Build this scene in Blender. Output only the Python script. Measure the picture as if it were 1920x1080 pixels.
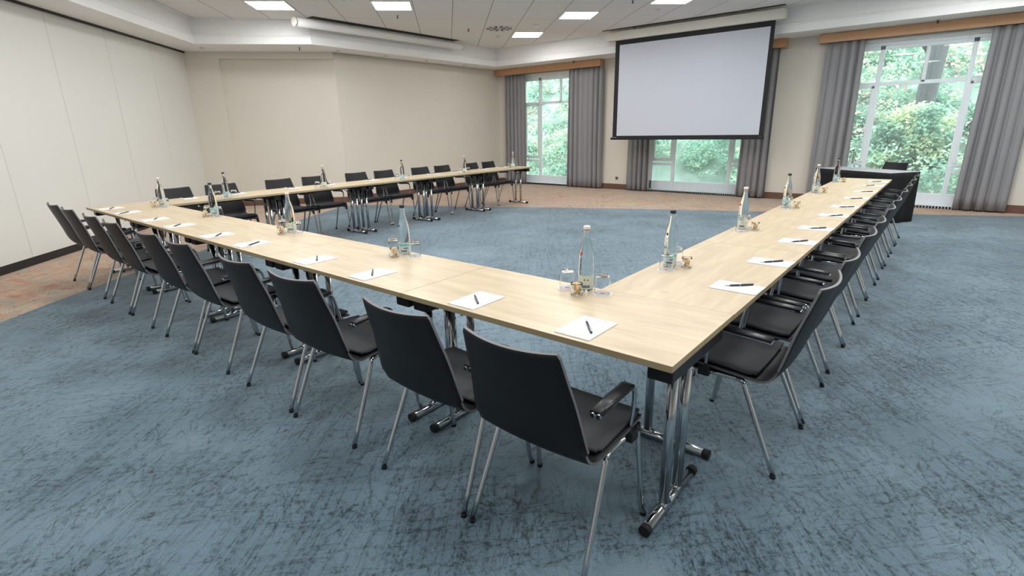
import bpy, math, random
import numpy as np
from mathutils import Vector, Matrix
random.seed(7); rng = np.random.default_rng(7)
for o in list(bpy.data.objects): bpy.data.objects.remove(o)
scene = bpy.context.scene
col = scene.collection
PI = math.pi; R = math.radians

# ------------------------------------------------------------------ camera
cam_d = bpy.data.cameras.new('camera'); cam = bpy.data.objects.new('camera', cam_d); col.objects.link(cam)
cam_d.sensor_width = 36; cam_d.lens = 980.77/1920*36; cam_d.clip_end = 200; cam_d.clip_start = .02
r_ = Vector((.77484441, .63190549, -.0176519)); u_ = Vector((-.1696549, .23476824, .9571317)); f_ = Vector((-.60896088, .73863341, -.28911472))
cam.matrix_world = Matrix(((r_.x, u_.x, -f_.x, .562836), (r_.y, u_.y, -f_.y, -1.464229), (r_.z, u_.z, -f_.z, 1.456103), (0, 0, 0, 1)))
scene.camera = cam
# ------------------------------------------------------------------ world, exposure
w = bpy.data.worlds.new('world'); scene.world = w; w.use_nodes = True
bg = w.node_tree.nodes['Background']; bg.inputs[0].default_value = (.83, .95, 1, 1); bg.inputs[1].default_value = 8.0
scene.view_settings.view_transform = 'Standard'; scene.view_settings.look = 'None'
scene.view_settings.exposure = 0.0; scene.view_settings.gamma = 1
PANEL_STRENGTH = 26.0

# ------------------------------------------------------------------ materials
def srgb(c): return tuple((v/255/12.92 if v/255 <= .04045 else ((v/255+.055)/1.055)**2.4) for v in c)
MATS = {}
def mat(name, rgb=(200, 200, 200), rough=.5, metal=0, spec=.5, noise=0, nscale=8, bump=0, bscale=60, coat=0, transl=0):
    m = bpy.data.materials.new(name); m.use_nodes = True; nt = m.node_tree; b = nt.nodes['Principled BSDF']
    c = srgb(rgb); b.inputs['Roughness'].default_value = rough; b.inputs['Metallic'].default_value = metal
    b.inputs['Specular IOR Level'].default_value = spec; b.inputs['Coat Weight'].default_value = coat
    tc = nt.nodes.new('ShaderNodeTexCoord')
    nz = nt.nodes.new('ShaderNodeTexNoise'); nz.inputs['Scale'].default_value = nscale; nz.inputs['Detail'].default_value = 4
    nt.links.new(tc.outputs['Object'], nz.inputs['Vector'])
    mx = nt.nodes.new('ShaderNodeMix'); mx.data_type = 'RGBA'
    mx.inputs[6].default_value = (*[v*(1-noise) for v in c], 1); mx.inputs[7].default_value = (*[min(1, v*(1+noise)) for v in c], 1)
    nt.links.new(nz.outputs['Fac'], mx.inputs[0]); nt.links.new(mx.outputs[2], b.inputs['Base Color'])
    if bump:
        n2 = nt.nodes.new('ShaderNodeTexNoise'); n2.inputs['Scale'].default_value = bscale; n2.inputs['Detail'].default_value = 3
        nt.links.new(tc.outputs['Object'], n2.inputs['Vector'])
        bp = nt.nodes.new('ShaderNodeBump'); bp.inputs['Strength'].default_value = bump; bp.inputs['Distance'].default_value = .002
        nt.links.new(n2.outputs['Fac'], bp.inputs['Height']); nt.links.new(bp.outputs[0], b.inputs['Normal'])
    MATS[name] = m
    return m
mat('wall_cream', (226, 221, 210), .9, noise=.03, nscale=1.5, bump=.15, bscale=200)
mat('wall_partition', (226, 227, 222), .6, noise=.03, nscale=.7)
mat('white_paint', (246, 247, 247), .6, noise=.02)
mat('black_trim', (34, 34, 36), .5, noise=.1)
mat('wood_base', (112, 80, 70), .5, noise=.2, nscale=12)
mat('valance_wood', (206, 160, 120), .45, noise=.06, nscale=5)
mat('shell_black', (25, 25, 29), .5, spec=.35, noise=.06, nscale=20, bump=.1, bscale=400)
mat('shell_edge', (112, 112, 114), .5)
mat('seat_fabric', (72, 73, 77), .85, noise=.15, nscale=300, bump=.4, bscale=700)
mat('black_plastic', (26, 26, 28), .45)
mat('arm_black', (34, 35, 38), .35)
mat('chrome', (200, 202, 205), .13, metal=1)
mat('rubber', (18, 18, 18), .7)
mat('cloth_black', (14, 14, 16), .95, noise=.2, nscale=20)
mat('cloth_top', (168, 171, 176), .8, noise=.05)
mat('screen_white', (196, 201, 212), .9, noise=.01)
mat('screen_black', (20, 21, 26), .7)
mat('housing', (226, 224, 214), .5)
mat('frame_white', (222, 230, 236), .45)
mat('paper', (226, 229, 238), .8, noise=.01)
mat('ink', (120, 125, 140), .8)
mat('pen_dark', (40, 42, 46), .35)
mat('silver', (200, 200, 200), .25, metal=1)
mat('coaster', (232, 232, 234), .9)
mat('red', (196, 38, 40), .5)
mat('teal', (110, 196, 200), .5)
mat('cap_white', (232, 228, 216), .5)
mat('cap_dark', (30, 44, 60), .4)
mat('label_cream', (222, 226, 208), .6, noise=.08, nscale=120)
mat('label_blue', (206, 222, 220), .6, noise=.08, nscale=120)
mat('letter_dark', (44, 62, 66), .6)
mat('letter_blue', (48, 78, 130), .6)
mat('amber', (226, 176, 112), .6, noise=.3, nscale=60)
mat('cream_piece', (240, 226, 190), .6, noise=.1, nscale=60)
mat('vent_dark', (40, 44, 44), .6)
mat('bark', (72, 72, 74), .9, noise=.4, nscale=14, bump=1, bscale=20)
mat('soil', (128, 146, 134), 1, noise=.4, nscale=4)
mat('socket', (150, 148, 145), .4)

def curtain_mat():
    m = mat('curtain', (146, 146, 149), .9, noise=.05, nscale=60, bump=.3, bscale=500)
    return m
curtain_mat()
def nodes_of(m): return m.node_tree, m.node_tree.nodes, m.node_tree.links
def glass_mat(name, color, ior, rough=0.0):
    m = bpy.data.materials.new(name); m.use_nodes = True; nt, N, L = nodes_of(m)
    b = N['Principled BSDF']; b.inputs['Base Color'].default_value = (*color, 1); b.inputs['IOR'].default_value = ior
    b.inputs['Transmission Weight'].default_value = 1; b.inputs['Roughness'].default_value = rough
    MATS[name] = m
glass_mat('glass_water', (.93, .98, .96), 1.36)
glass_mat('glass_clear', (1, 1, 1), 1.22)
def pane_mat():
    m = bpy.data.materials.new('window_glass'); m.use_nodes = True; nt, N, L = nodes_of(m)
    N.remove(N['Principled BSDF']); out = N['Material Output']
    t = N.new('ShaderNodeBsdfTransparent'); t.inputs[0].default_value = (.95, .99, .99, 1)
    g = N.new('ShaderNodeBsdfGlossy'); g.inputs['Roughness'].default_value = .01
    fr = N.new('ShaderNodeFresnel'); fr.inputs[0].default_value = 1.5
    mx = N.new('ShaderNodeMixShader'); L.new(fr.outputs[0], mx.inputs[0]); L.new(t.outputs[0], mx.inputs[1]); L.new(g.outputs[0], mx.inputs[2]); L.new(mx.outputs[0], out.inputs[0])
    MATS['window_glass'] = m
pane_mat()
def sheer_mat():
    m = bpy.data.materials.new('sheer'); m.use_nodes = True; nt, N, L = nodes_of(m)
    N.remove(N['Principled BSDF']); out = N['Material Output']
    t = N.new('ShaderNodeBsdfTransparent'); d = N.new('ShaderNodeBsdfDiffuse'); d.inputs[0].default_value = (.85, .88, .9, 1)
    tr = N.new('ShaderNodeBsdfTranslucent'); tr.inputs[0].default_value = (.85, .9, .92, 1)
    a = N.new('ShaderNodeAddShader'); L.new(d.outputs[0], a.inputs[0]); L.new(tr.outputs[0], a.inputs[1])
    mx = N.new('ShaderNodeMixShader'); mx.inputs[0].default_value = .15
    L.new(t.outputs[0], mx.inputs[1]); L.new(a.outputs[0], mx.inputs[2]); L.new(mx.outputs[0], out.inputs[0])
    MATS['sheer'] = m
sheer_mat()
def emis_mat():
    m = bpy.data.materials.new('panel_light'); m.use_nodes = True; nt, N, L = nodes_of(m)
    b = N['Principled BSDF']; b.inputs['Base Color'].default_value = (1, 1, 1, 1)
    b.inputs['Emission Color'].default_value = (1, .99, .975, 1); b.inputs['Emission Strength'].default_value = PANEL_STRENGTH
    MATS['panel_light'] = m
emis_mat()
def leaf_mat(name, a, b_, c):
    m = bpy.data.materials.new(name); m.use_nodes = True; nt, N, L = nodes_of(m); b = N['Principled BSDF']
    tc = N.new('ShaderNodeTexCoord'); nz = N.new('ShaderNodeTexNoise'); nz.inputs['Scale'].default_value = 2.2; nz.inputs['Detail'].default_value = 5
    L.new(tc.outputs['Object'], nz.inputs['Vector'])
    cr = N.new('ShaderNodeValToRGB'); e = cr.color_ramp.elements
    e[0].position = .35; e[0].color = (*srgb(a), 1); e[1].position = .65; e[1].color = (*srgb(c), 1)
    k = e.new(.5); k.color = (*srgb(b_), 1)
    L.new(nz.outputs['Fac'], cr.inputs[0]); L.new(cr.outputs[0], b.inputs['Base Color']); b.inputs['Roughness'].default_value = .5
    tl = N.new('ShaderNodeBsdfTranslucent'); L.new(cr.outputs[0], tl.inputs[0]); mx = N.new('ShaderNodeMixShader'); mx.inputs[0].default_value = .4
    L.new(b.outputs[0], mx.inputs[1]); L.new(tl.outputs[0], mx.inputs[2]); L.new(mx.outputs[0], N['Material Output'].inputs[0])
    MATS[name] = m
leaf_mat('leaf_green', (124, 164, 146), (176, 210, 190), (228, 234, 196))
leaf_mat('leaf_red', (196, 150, 150), (222, 180, 176), (224, 206, 184))

def birch_mat():
    m = bpy.data.materials.new('birch'); m.use_nodes = True; nt, N, L = nodes_of(m); b = N['Principled BSDF']
    tc = N.new('ShaderNodeTexCoord'); oi = N.new('ShaderNodeObjectInfo')
    ad = N.new('ShaderNodeVectorMath'); ad.operation = 'ADD'; L.new(tc.outputs['Object'], ad.inputs[0]); L.new(oi.outputs['Location'], ad.inputs[1])
    mp = N.new('ShaderNodeMapping'); mp.inputs['Scale'].default_value = (2.2, 14, 14); L.new(ad.outputs[0], mp.inputs[0])
    nz = N.new('ShaderNodeTexNoise'); nz.inputs['Scale'].default_value = 1.4; nz.inputs['Detail'].default_value = 6; nz.inputs['Distortion'].default_value = .6
    L.new(mp.outputs[0], nz.inputs['Vector'])
    cr = N.new('ShaderNodeValToRGB'); e = cr.color_ramp.elements
    e[0].position = .3; e[0].color = (*srgb((186, 168, 140)), 1); e[1].position = .68; e[1].color = (*srgb((204, 188, 160)), 1)
    L.new(nz.outputs['Fac'], cr.inputs[0])
    n2 = N.new('ShaderNodeTexNoise'); n2.inputs['Scale'].default_value = 9; n2.inputs['Detail'].default_value = 2; L.new(ad.outputs[0], n2.inputs['Vector'])
    c2 = N.new('ShaderNodeValToRGB'); c2.color_ramp.elements[0].position = .70; c2.color_ramp.elements[0].color = (1, 1, 1, 1); c2.color_ramp.elements[1].position = .78; c2.color_ramp.elements[1].color = (.90, .84, .76, 1)
    L.new(n2.outputs['Fac'], c2.inputs[0])
    mm = N.new('ShaderNodeMix'); mm.data_type = 'RGBA'; mm.blend_type = 'MULTIPLY'; mm.inputs[0].default_value = 1
    L.new(cr.outputs[0], mm.inputs[6]); L.new(c2.outputs[0], mm.inputs[7]); L.new(mm.outputs[2], b.inputs['Base Color'])
    b.inputs['Roughness'].default_value = .38
    MATS['birch'] = m
birch_mat()
mat('birch_edge', (172, 154, 120), .55, noise=.08, nscale=20)

def carpet(name, base_lo, base_hi, tint, scratch, warm=False):
    m = bpy.data.materials.new(name); m.use_nodes = True; nt, N, L = nodes_of(m); b = N['Principled BSDF']
    tc = N.new('ShaderNodeTexCoord')
    def noise(scale, detail=4, dist=0, vec=None, rough=.5):
        n = N.new('ShaderNodeTexNoise'); n.inputs['Scale'].default_value = scale; n.inputs['Detail'].default_value = detail
        n.inputs['Distortion'].default_value = dist; n.inputs['Roughness'].default_value = rough; L.new(vec or tc.outputs['Object'], n.inputs['Vector']); return n.outputs['Fac']
    def ramp(v, stops):
        c = N.new('ShaderNodeValToRGB'); e = c.color_ramp.elements
        e[0].position = stops[0][0]; e[0].color = (*stops[0][1], 1); e[1].position = stops[-1][0]; e[1].color = (*stops[-1][1], 1)
        for p, cc in stops[1:-1]: k = e.new(p); k.color = (*cc, 1)
        L.new(v, c.inputs[0]); return c.outputs[0]
    def mul(a, bb, f=1.0, mode='MULTIPLY'):
        x = N.new('ShaderNodeMix'); x.data_type = 'RGBA'; x.blend_type = mode; x.inputs[0].default_value = f; L.new(a, x.inputs[6]); L.new(bb, x.inputs[7]); return x.outputs[2]
    def mapping(rot, sc):
        mp = N.new('ShaderNodeMapping'); mp.vector_type = 'TEXTURE'; mp.inputs['Rotation'].default_value = (0, 0, rot); mp.inputs['Scale'].default_value = tuple(1/q for q in sc); L.new(tc.outputs['Object'], mp.inputs[0]); return mp.outputs[0]
    c = ramp(noise(1.1, 5), [(.3, base_lo), (.7, base_hi)])
    if warm:
        t1 = ramp(noise(1, 6, .8, mapping(.3, (2, 9, 1)), .6), [(.35, tint[0]), (.5, tint[1]), (.62, tint[2])])
        c = mul(c, t1, .8, 'MIX')
    # dark broken scratches: long parallel lines, short flecks and crossing threads
    def absline(v, mid, wd, soft):
        q = N.new('ShaderNodeMath'); q.operation = 'SUBTRACT'; L.new(v, q.inputs[0]); q.inputs[1].default_value = mid
        a_ = N.new('ShaderNodeMath'); a_.operation = 'ABSOLUTE'; L.new(q.outputs[0], a_.inputs[0])
        return ramp(a_.outputs[0], [(0, scratch), (wd, scratch), (wd+soft, (1, 1, 1))])
    grit = ramp(noise(42, 5, 0, None, .7), [(.44, (0, 0, 0)), (.54, (1, 1, 1))])
    for i, (rot, sc, wd, lo, hi) in enumerate([(2.25, (.5, 9, 1), .009, .45, .58), (2.05, (1.2, 12, 1), .007, .45, .60), (.85, (1.0, 11, 1), .006, .48, .60), (2.7, (2.5, 10, 1), .007, .44, .60), (1.5, (3, 9, 1), .006, .46, .60)]):
        ln = absline(noise(1.6, 4, .15, mapping(rot, sc), .5), .5, wd, .018)
        msk = ramp(noise(1.1+i*.45, 4, 0), [(lo, (0, 0, 0)), (hi, (1, 1, 1))])
        c = mul(c, mul(mul(ln, msk, 1, 'SCREEN'), grit, .7, 'SCREEN'), .85)
    for sc_, rot, st in ((7, 2.2, (1, 2.2, 1)), (8, .85, (1, 2.4, 1)), (20, 0, (1, 1, 1))):
        fl = ramp(noise(sc_, 7, .5, mapping(rot, st), .78), [(.36, scratch), (.44, (1, 1, 1))])
        fm = ramp(noise(1.5+sc_*.04, 4), [(.42, (1, 1, 1)), (.60, (0, 0, 0))])
        fm2 = ramp(noise(1.3+sc_*.03, 4), [(.42, (0, 0, 0)), (.60, (1, 1, 1))])
        c = mul(c, mul(fl, fm2, 1, 'SCREEN'), .8)
    # pile
    p = ramp(noise(210, 2), [(.3, (.66, .66, .66)), (.7, (1.0, 1.0, 1.0))]); c = mul(c, p)
    L.new(c, b.inputs['Base Color']); b.inputs['Roughness'].default_value = .95; b.inputs['Specular IOR Level'].default_value = .2
    b.inputs['Sheen Weight'].default_value = .25; b.inputs['Sheen Roughness'].default_value = .5
    bp = N.new('ShaderNodeBump'); bp.inputs['Strength'].default_value = .6; bp.inputs['Distance'].default_value = .004; L.new(noise(160, 2), bp.inputs['Height']); L.new(bp.outputs[0], b.inputs['Normal'])
    MATS[name] = m
carpet('carpet_blue', srgb((98, 122, 137)), srgb((124, 148, 162)), None, (.36, .37, .37))
carpet('carpet_warm', srgb((184, 160, 142)), srgb((200, 182, 164)), [srgb((200, 142, 114)), srgb((210, 178, 148)), srgb((178, 176, 160))], (.6, .52, .48), True)

def ceiling_mat():
    m = bpy.data.materials.new('ceiling_tile'); m.use_nodes = True; nt, N, L = nodes_of(m); b = N['Principled BSDF']
    tc = N.new('ShaderNodeTexCoord')
    def line(vec, off, period, wd):
        d = N.new('ShaderNodeVectorMath'); d.operation = 'DOT_PRODUCT'; L.new(tc.outputs['Object'], d.inputs[0]); d.inputs[1].default_value = vec
        a = N.new('ShaderNodeMath'); a.operation = 'SUBTRACT'; L.new(d.outputs['Value'], a.inputs[0]); a.inputs[1].default_value = off
        q = N.new('ShaderNodeMath'); q.operation = 'PINGPONG'; L.new(a.outputs[0], q.inputs[0]); q.inputs[1].default_value = period/2
        l = N.new('ShaderNodeMath'); l.operation = 'LESS_THAN'; L.new(q.outputs[0], l.inputs[0]); l.inputs[1].default_value = wd; return l.outputs[0]
    l1 = line((.695, .718, 0), -4.37-6.5, .65, .006); l2 = line((-.718, .695, 0), 8.02-13, 1.3, .0025)
    mx = N.new('ShaderNodeMath'); mx.operation = 'MAXIMUM'; L.new(l1, mx.inputs[0]); L.new(l2, mx.inputs[1])
    c = N.new('ShaderNodeMix'); c.data_type = 'RGBA'; c.inputs[6].default_value = (*srgb((238, 239, 238)), 1); c.inputs[7].default_value = (*srgb((150, 152, 152)), 1)
    L.new(mx.outputs[0], c.inputs[0]); L.new(c.outputs[2], b.inputs['Base Color']); b.inputs['Roughness'].default_value = .9
    MATS['ceiling_tile'] = m
ceiling_mat()

# ------------------------------------------------------------------ mesh helpers
class MB:
    def __init__(s): s.v = []; s.f = []; s.m = []; s.mats = []; s.sm = []
    def mi(s, name):
        if name not in s.mats: s.mats.append(name)
        return s.mats.index(name)
    def add(s, vs, fs, m, smooth=False):
        o = len(s.v); s.v += [tuple(v) for v in vs]; k = s.mi(m)
        for f in fs: s.f.append(tuple(i+o for i in f)); s.m.append(k); s.sm.append(smooth)
    def box(s, x0, x1, y0, y1, z0, z1, m, bev=0):
        if bev <= 0:
            vs = [(x, y, z) for z in (z0, z1) for y in (y0, y1) for x in (x0, x1)]
            s.add(vs, [(0, 2, 3, 1), (4, 5, 7, 6), (0, 1, 5, 4), (2, 6, 7, 3), (0, 4, 6, 2), (1, 3, 7, 5)], m)
        else:
            import bmesh
            bm = bmesh.new(); bmesh.ops.create_cube(bm, size=1)
            for v in bm.verts: v.co = Vector(((x0+x1)/2+v.co.x*(x1-x0), (y0+y1)/2+v.co.y*(y1-y0), (z0+z1)/2+v.co.z*(z1-z0)))
            bmesh.ops.bevel(bm, geom=list(bm.edges), offset=bev, segments=2, affect='EDGES', profile=.5)
            bm.verts.index_update(); s.add([v.co[:] for v in bm.verts], [[v.index for v in f.verts] for f in bm.faces], m); bm.free()
    def prism(s, poly, z0, z1, m, caps=True):
        n = len(poly); vs = [(p[0], p[1], z0) for p in poly]+[(p[0], p[1], z1) for p in poly]
        fs = [(i, (i+1) % n, n+(i+1) % n, n+i) for i in range(n)]
        if caps: fs += [tuple(range(n))[::-1], tuple(range(n, 2*n))]
        s.add(vs, fs, m)
    def obox(s, o, ax, ay, z0, z1, m):      # box on a rotated ground rectangle
        o = np.array(o); ax = np.array(ax); ay = np.array(ay); s.prism([o, o+ax, o+ax+ay, o+ay], z0, z1, m)
    def tube(s, pts, r, m, n=10, flat=None, cap=True):
        pts = [Vector(p) for p in pts]; rings = []
        up = Vector((0, 0, 1)); N0 = None
        for i, p in enumerate(pts):
            if i == 0: t = pts[1]-p
            elif i == len(pts)-1: t = p-pts[i-1]
            else: t = (pts[i+1]-p).normalized()+(p-pts[i-1]).normalized()
            t.normalize()
            if N0 is None:
                N0 = t.orthogonal() if abs(t.z) > .95 else t.cross(up)
            N0 = (N0-t*N0.dot(t)).normalized(); B = t.cross(N0)
            rr = r[i] if isinstance(r, (list, tuple)) else r
            rings.append([p+(N0*math.cos(a)+B*math.sin(a))*rr for a in [2*PI*k/n for k in range(n)]])
        vs = [v for rg in rings for v in rg]; fs = []
        for i in range(len(rings)-1):
            for k in range(n): fs.append((i*n+k, i*n+(k+1) % n, (i+1)*n+(k+1) % n, (i+1)*n+k))
        s.add(vs, fs, m, True)
        if cap:
            s.add(rings[0], [tuple(range(n))[::-1]], m); s.add(rings[-1], [tuple(range(n))], m)
    def lathe(s, prof, m, n=24, c=(0, 0, 0), smooth=True):
        vs = []; fs = []
        for r, z in prof:
            for k in range(n): vs.append((c[0]+r*math.cos(2*PI*k/n), c[1]+r*math.sin(2*PI*k/n), c[2]+z))
        for i in range(len(prof)-1):
            for k in range(n): fs.append((i*n+k, i*n+(k+1) % n, (i+1)*n+(k+1) % n, (i+1)*n+k))
        s.add(vs, fs, m, smooth)
        if prof[0][0] > 0: s.add([vs[k] for k in range(n)], [tuple(range(n))[::-1]], m)
        if prof[-1][0] > 0: s.add([vs[(len(prof)-1)*n+k] for k in range(n)], [tuple(range(n))], m)
    def build(s, name, parent=None):
        me = bpy.data.meshes.new(name); me.from_pydata(s.v, [], s.f)
        for k in s.mats: me.materials.append(MATS[k])
        me.polygons.foreach_set('material_index', s.m); me.polygons.foreach_set('use_smooth', s.sm); me.update()
        import bmesh
        bm = bmesh.new(); bm.from_mesh(me); bmesh.ops.remove_doubles(bm, verts=bm.verts, dist=1e-6); bmesh.ops.recalc_face_normals(bm, faces=bm.faces); bm.to_mesh(me); bm.free()
        o = bpy.data.objects.new(name, me); col.objects.link(o)
        if parent: o.parent = parent
        return o
def box_obj(name, b, m, parent=None, bev=0):
    k = MB(); k.box(*b, m, bev); return k.build(name, parent)
def tag(o, label=None, cat=None, group=None, kind=None):
    if label: o['label'] = label
    if cat: o['category'] = cat
    if group: o['group'] = group
    if kind: o['kind'] = kind
    return o
def empty(name, loc=(0, 0, 0), rz=0):
    o = bpy.data.objects.new(name, None); col.objects.link(o); o.location = loc; o.rotation_euler = (0, 0, rz); o.empty_display_size = .1; return o
def children(o): return [c for c in bpy.data.objects if c.parent == o]
def copy_tree(o, parent=None):
    c = o.copy(); col.objects.link(c); c.parent = parent
    for ch in children(o): copy_tree(ch, c)
    return c
def struct(o, label=None): return tag(o, label, kind='structure')

# ------------------------------------------------------------------ room shell
A = np.array([-11.36, 3.08]); eP = np.array([.669, .743]); dP = np.array([-.718, .695]); nP = np.array([.695, .718])
C2 = A+2.8*eP; C1 = np.array([-9.56, 10.4]); XR = 5.0; YB = -5.5; YW = 10.4; ZS = 3.03; ZC = 3.45
PB = A - dP*11.6         # partition start behind the camera
PB = np.array([PB[0], PB[1]])
tE0 = eP/np.linalg.norm(eP); C2w = C2+np.array([-tE0[1], tE0[0]])*.09
outer = [tuple(A), tuple(C2), tuple(C1), (XR, YW), (XR, YB), (PB[0], YB), tuple(PB)]
# carpet border line (blue field inside, warm border outside)
border = [(-3.2, YB), (-3.6, -3.4), (-4.45, -2.1), (-5.327, -1.01), (-5.66, -.62), (-5.95, -.25), (-6.22, .10), (-6.85, 1.05), (-7.5, 2.1), (-8.27, 3.45), (-8.86, 4.40), (-9.05, 4.85), (-8.9, 5.1), (-8.3, 5.42), (-7.07, 5.98), (-5.65, 6.74), (-3.816, 7.62), (-1.763, 8.50), (.214, 9.42), (1.30, 9.93), (2.1, 10.4)]
fl = MB()
fl.add([(x, y, 0) for x, y in border]+[(XR, YW, 0), (XR, YB, 0)], [tuple(range(len(border)+2))], 'carpet_blue')
warm = [(x, y, 0) for x, y in border[::-1]]+[(PB[0], YB, 0), (PB[0], PB[1], 0), (A[0]-.2, A[1]-.2, 0), (A[0]-.3, A[1]+.25, 0), (C2[0]-.25, C2[1]+.2, 0), (C1[0]-.1, C1[1], 0)]
fl.add(warm, [tuple(range(len(warm)))], 'carpet_warm')
for cx in (-7.59, -3.785, -.07): fl.box(cx-1.22, cx+1.22, YW, YW+.3, -.02, -.0005, 'carpet_warm')
struct(fl.build('floor'), 'blue mottled carpet with a curved terracotta coloured border')
# north wall with three window openings
wc = [-7.59, -3.785, -.07]; HW = 1.2; ZT = 2.82
wn = MB(); xs = [C1[0]-.3]
for c in wc: xs += [c-HW, c+HW]
xs.append(XR)
for i in range(0, len(xs), 2): wn.box(xs[i], xs[i+1], YW, YW+.3, 0, 3.6, 'wall_cream')
for c in wc: wn.box(c-HW, c+HW, YW, YW+.3, ZT, 3.6, 'wall_cream')
struct(wn.build('wall_back'))
def wall_seg(p, q, z0, z1, m, th=.15, name='wall_left'):
    p = np.array(p, float); q = np.array(q, float); t = (q-p)/np.linalg.norm(q-p); nn = np.array([-t[1], t[0]])*th
    k = MB(); k.prism([p, q, q+nn, p+nn], z0, z1, m); return k.build(name)
struct(wall_seg(C2w, C1, 0, 3.6, 'wall_cream'))
# recessed diagonal wall with column and header
k = MB(); tE = eP/np.linalg.norm(eP); nE = np.array([-tE[1], tE[0]])
colw = .62
k.prism([A-tE*.12, A+tE*colw, A+tE*colw+nE*.3, A+nE*.3-tE*.12], 0, 3.6, 'wall_cream')
k.prism([A+tE*colw+nE*.09, C2+nE*.09, C2+nE*.3, A+tE*colw+nE*.3], 0, 3.6, 'wall_cream')
k.prism([A+tE*colw, C2, C2+nE*.09, A+tE*colw+nE*.09], 2.9, 3.6, 'wall_cream')
struct(k.build('wall_corner'))
# movable partition: panels with seams, and a black track
pw = MB(); s0 = float(A@dP)
seams = [s0]+[9.04-1.235*i for i in range(0, 12)]
seams = [s for s in seams if s > s0-11.6]+[s0-11.6]
for a, b in zip(seams[:-1], seams[1:]):
    pa = A+dP*(a-s0-.003); pb = A+dP*(b-s0+.003); o = -nP*.08
    pw.prism([pa, pb, pb+o, pa+o], .09, 3.0, 'wall_partition')
pw.prism([A-nP*.012, PB-nP*.012, PB-nP*.1, A-nP*.1], 0, 3.6, 'wall_cream')
struct(pw.build('wall_partition'))
k = MB(); k.prism([A+nP*.006, PB+nP*.006, PB-nP*.01, A-nP*.01], 0, .095, 'black_trim'); struct(k.build('baseboard_partition'))
k = MB(); k.prism([A+nP*.03, PB+nP*.03, PB-nP*.012, A-nP*.012], 3.0, 3.032, 'black_trim'); struct(k.build('trim_1'))
k = MB(); k.prism([(XR, YB), (XR, YW), (XR+.2, YW), (XR+.2, YB)], 0, 3.6, 'wall_cream'); struct(k.build('wall_right'))
k = MB(); k.prism([(PB[0]-.4, YB), (XR, YB), (XR, YB-.2), (PB[0]-.4, YB-.2)], 0, 3.6, 'wall_cream'); k.prism([(PB[0]-.2, YB), (PB[0], YB), (PB[0], PB[1]), (PB[0]-.2, PB[1])], 0, 3.6, 'wall_cream'); struct(k.build('wall_front'))
# baseboards
k = MB()
for a, b in ((C1[0], wc[0]-HW), (wc[0]+HW, wc[1]-HW), (wc[1]+HW, wc[2]-HW), (wc[2]+HW, XR)): k.box(a, b, YW-.018, YW, 0, .13, 'wood_base')
struct(k.build('baseboard_back'))
def base_seg(p, q, name, off=0):
    p = np.array(p, float); q = np.array(q, float); t = (q-p)/np.linalg.norm(q-p); nn = np.array([t[1], -t[0]])
    kk = MB(); kk.prism([p-nn*off, q-nn*off, q+nn*(.018-off), p+nn*(.018-off)], 0, .12, 'wood_base'); struct(kk.build(name))
base_seg(C2w, C1, 'baseboard_left'); base_seg(A+tE*.62, C2, 'baseboard_corner', .09); base_seg(A, A+tE*.62, 'baseboard_column')
# soffit ring, cornice and ceiling
N1 = np.array([-10.28, 2.887]); N2 = np.array([-8.91, 4.36]); N3 = np.array([-8.95, 9.60])
N0 = N1 - dP*9.5; inner = [tuple(N1), tuple(N2), tuple(N3), (XR-.8, 9.66), (XR-.8, YB+.8), (N0[0], YB+.8), tuple(N0)]
def ring(m, o, i, z, flip=False):
    n = len(o); m_ = MB(); m_.add([(p[0], p[1], z) for p in o]+[(p[0], p[1], z) for p in i], [(k, (k+1) % n, n+(k+1) % n, n+k) for k in range(n)], m); return m_
so = ring('white_paint', outer, inner, ZS)
n = len(inner)
def offset(poly, d):      # inward offset of the clockwise inner polygon
    out = []
    for i in range(len(poly)):
        a = np.array(poly[i-1]); b = np.array(poly[i]); c = np.array(poly[(i+1) % len(poly)])
        t1 = (b-a)/np.linalg.norm(b-a); t2 = (c-b)/np.linalg.norm(c-b); n1 = np.array([t1[1], -t1[0]]); n2 = np.array([t2[1], -t2[0]])
        mdir = (n1+n2); mdir /= (mdir@n1); out.append(tuple(b+mdir*d))
    return out
prof = [(0.0, ZS), (0.0, ZS+.035), (-.012, ZS+.037), (-.012, ZS+.13), (-.002, ZS+.135), (-.002, ZS+.155), (-.03, ZS+.165), (-.05, ZS+.165), (-.05, ZC-.02), (-.02, ZC-.02), (-.02, ZC)]
rings = [offset(inner, d) for d, z in prof]
for j in range(len(prof)-1):
    a = rings[j]; b = rings[j+1]
    so.add([(p[0], p[1], prof[j][1]) for p in a]+[(p[0], p[1], prof[j+1][1]) for p in b], [(i, (i+1) % n, n+(i+1) % n, n+i) for i in range(n)], 'white_paint')
struct(so.build('trim_2'), 'white stepped cornice and dropped edge around the ceiling')
cp = offset(inner, -.3); k = MB(); k.prism(cp, ZC, ZC+.15, 'ceiling_tile'); struct(k.build('ceiling'), 'suspended ceiling of long grey white tiles')
k = MB(); k.box(-13, 7, -8, 10.75, 3.62, 3.7, 'white_paint'); struct(k.build('ceiling'))

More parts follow.
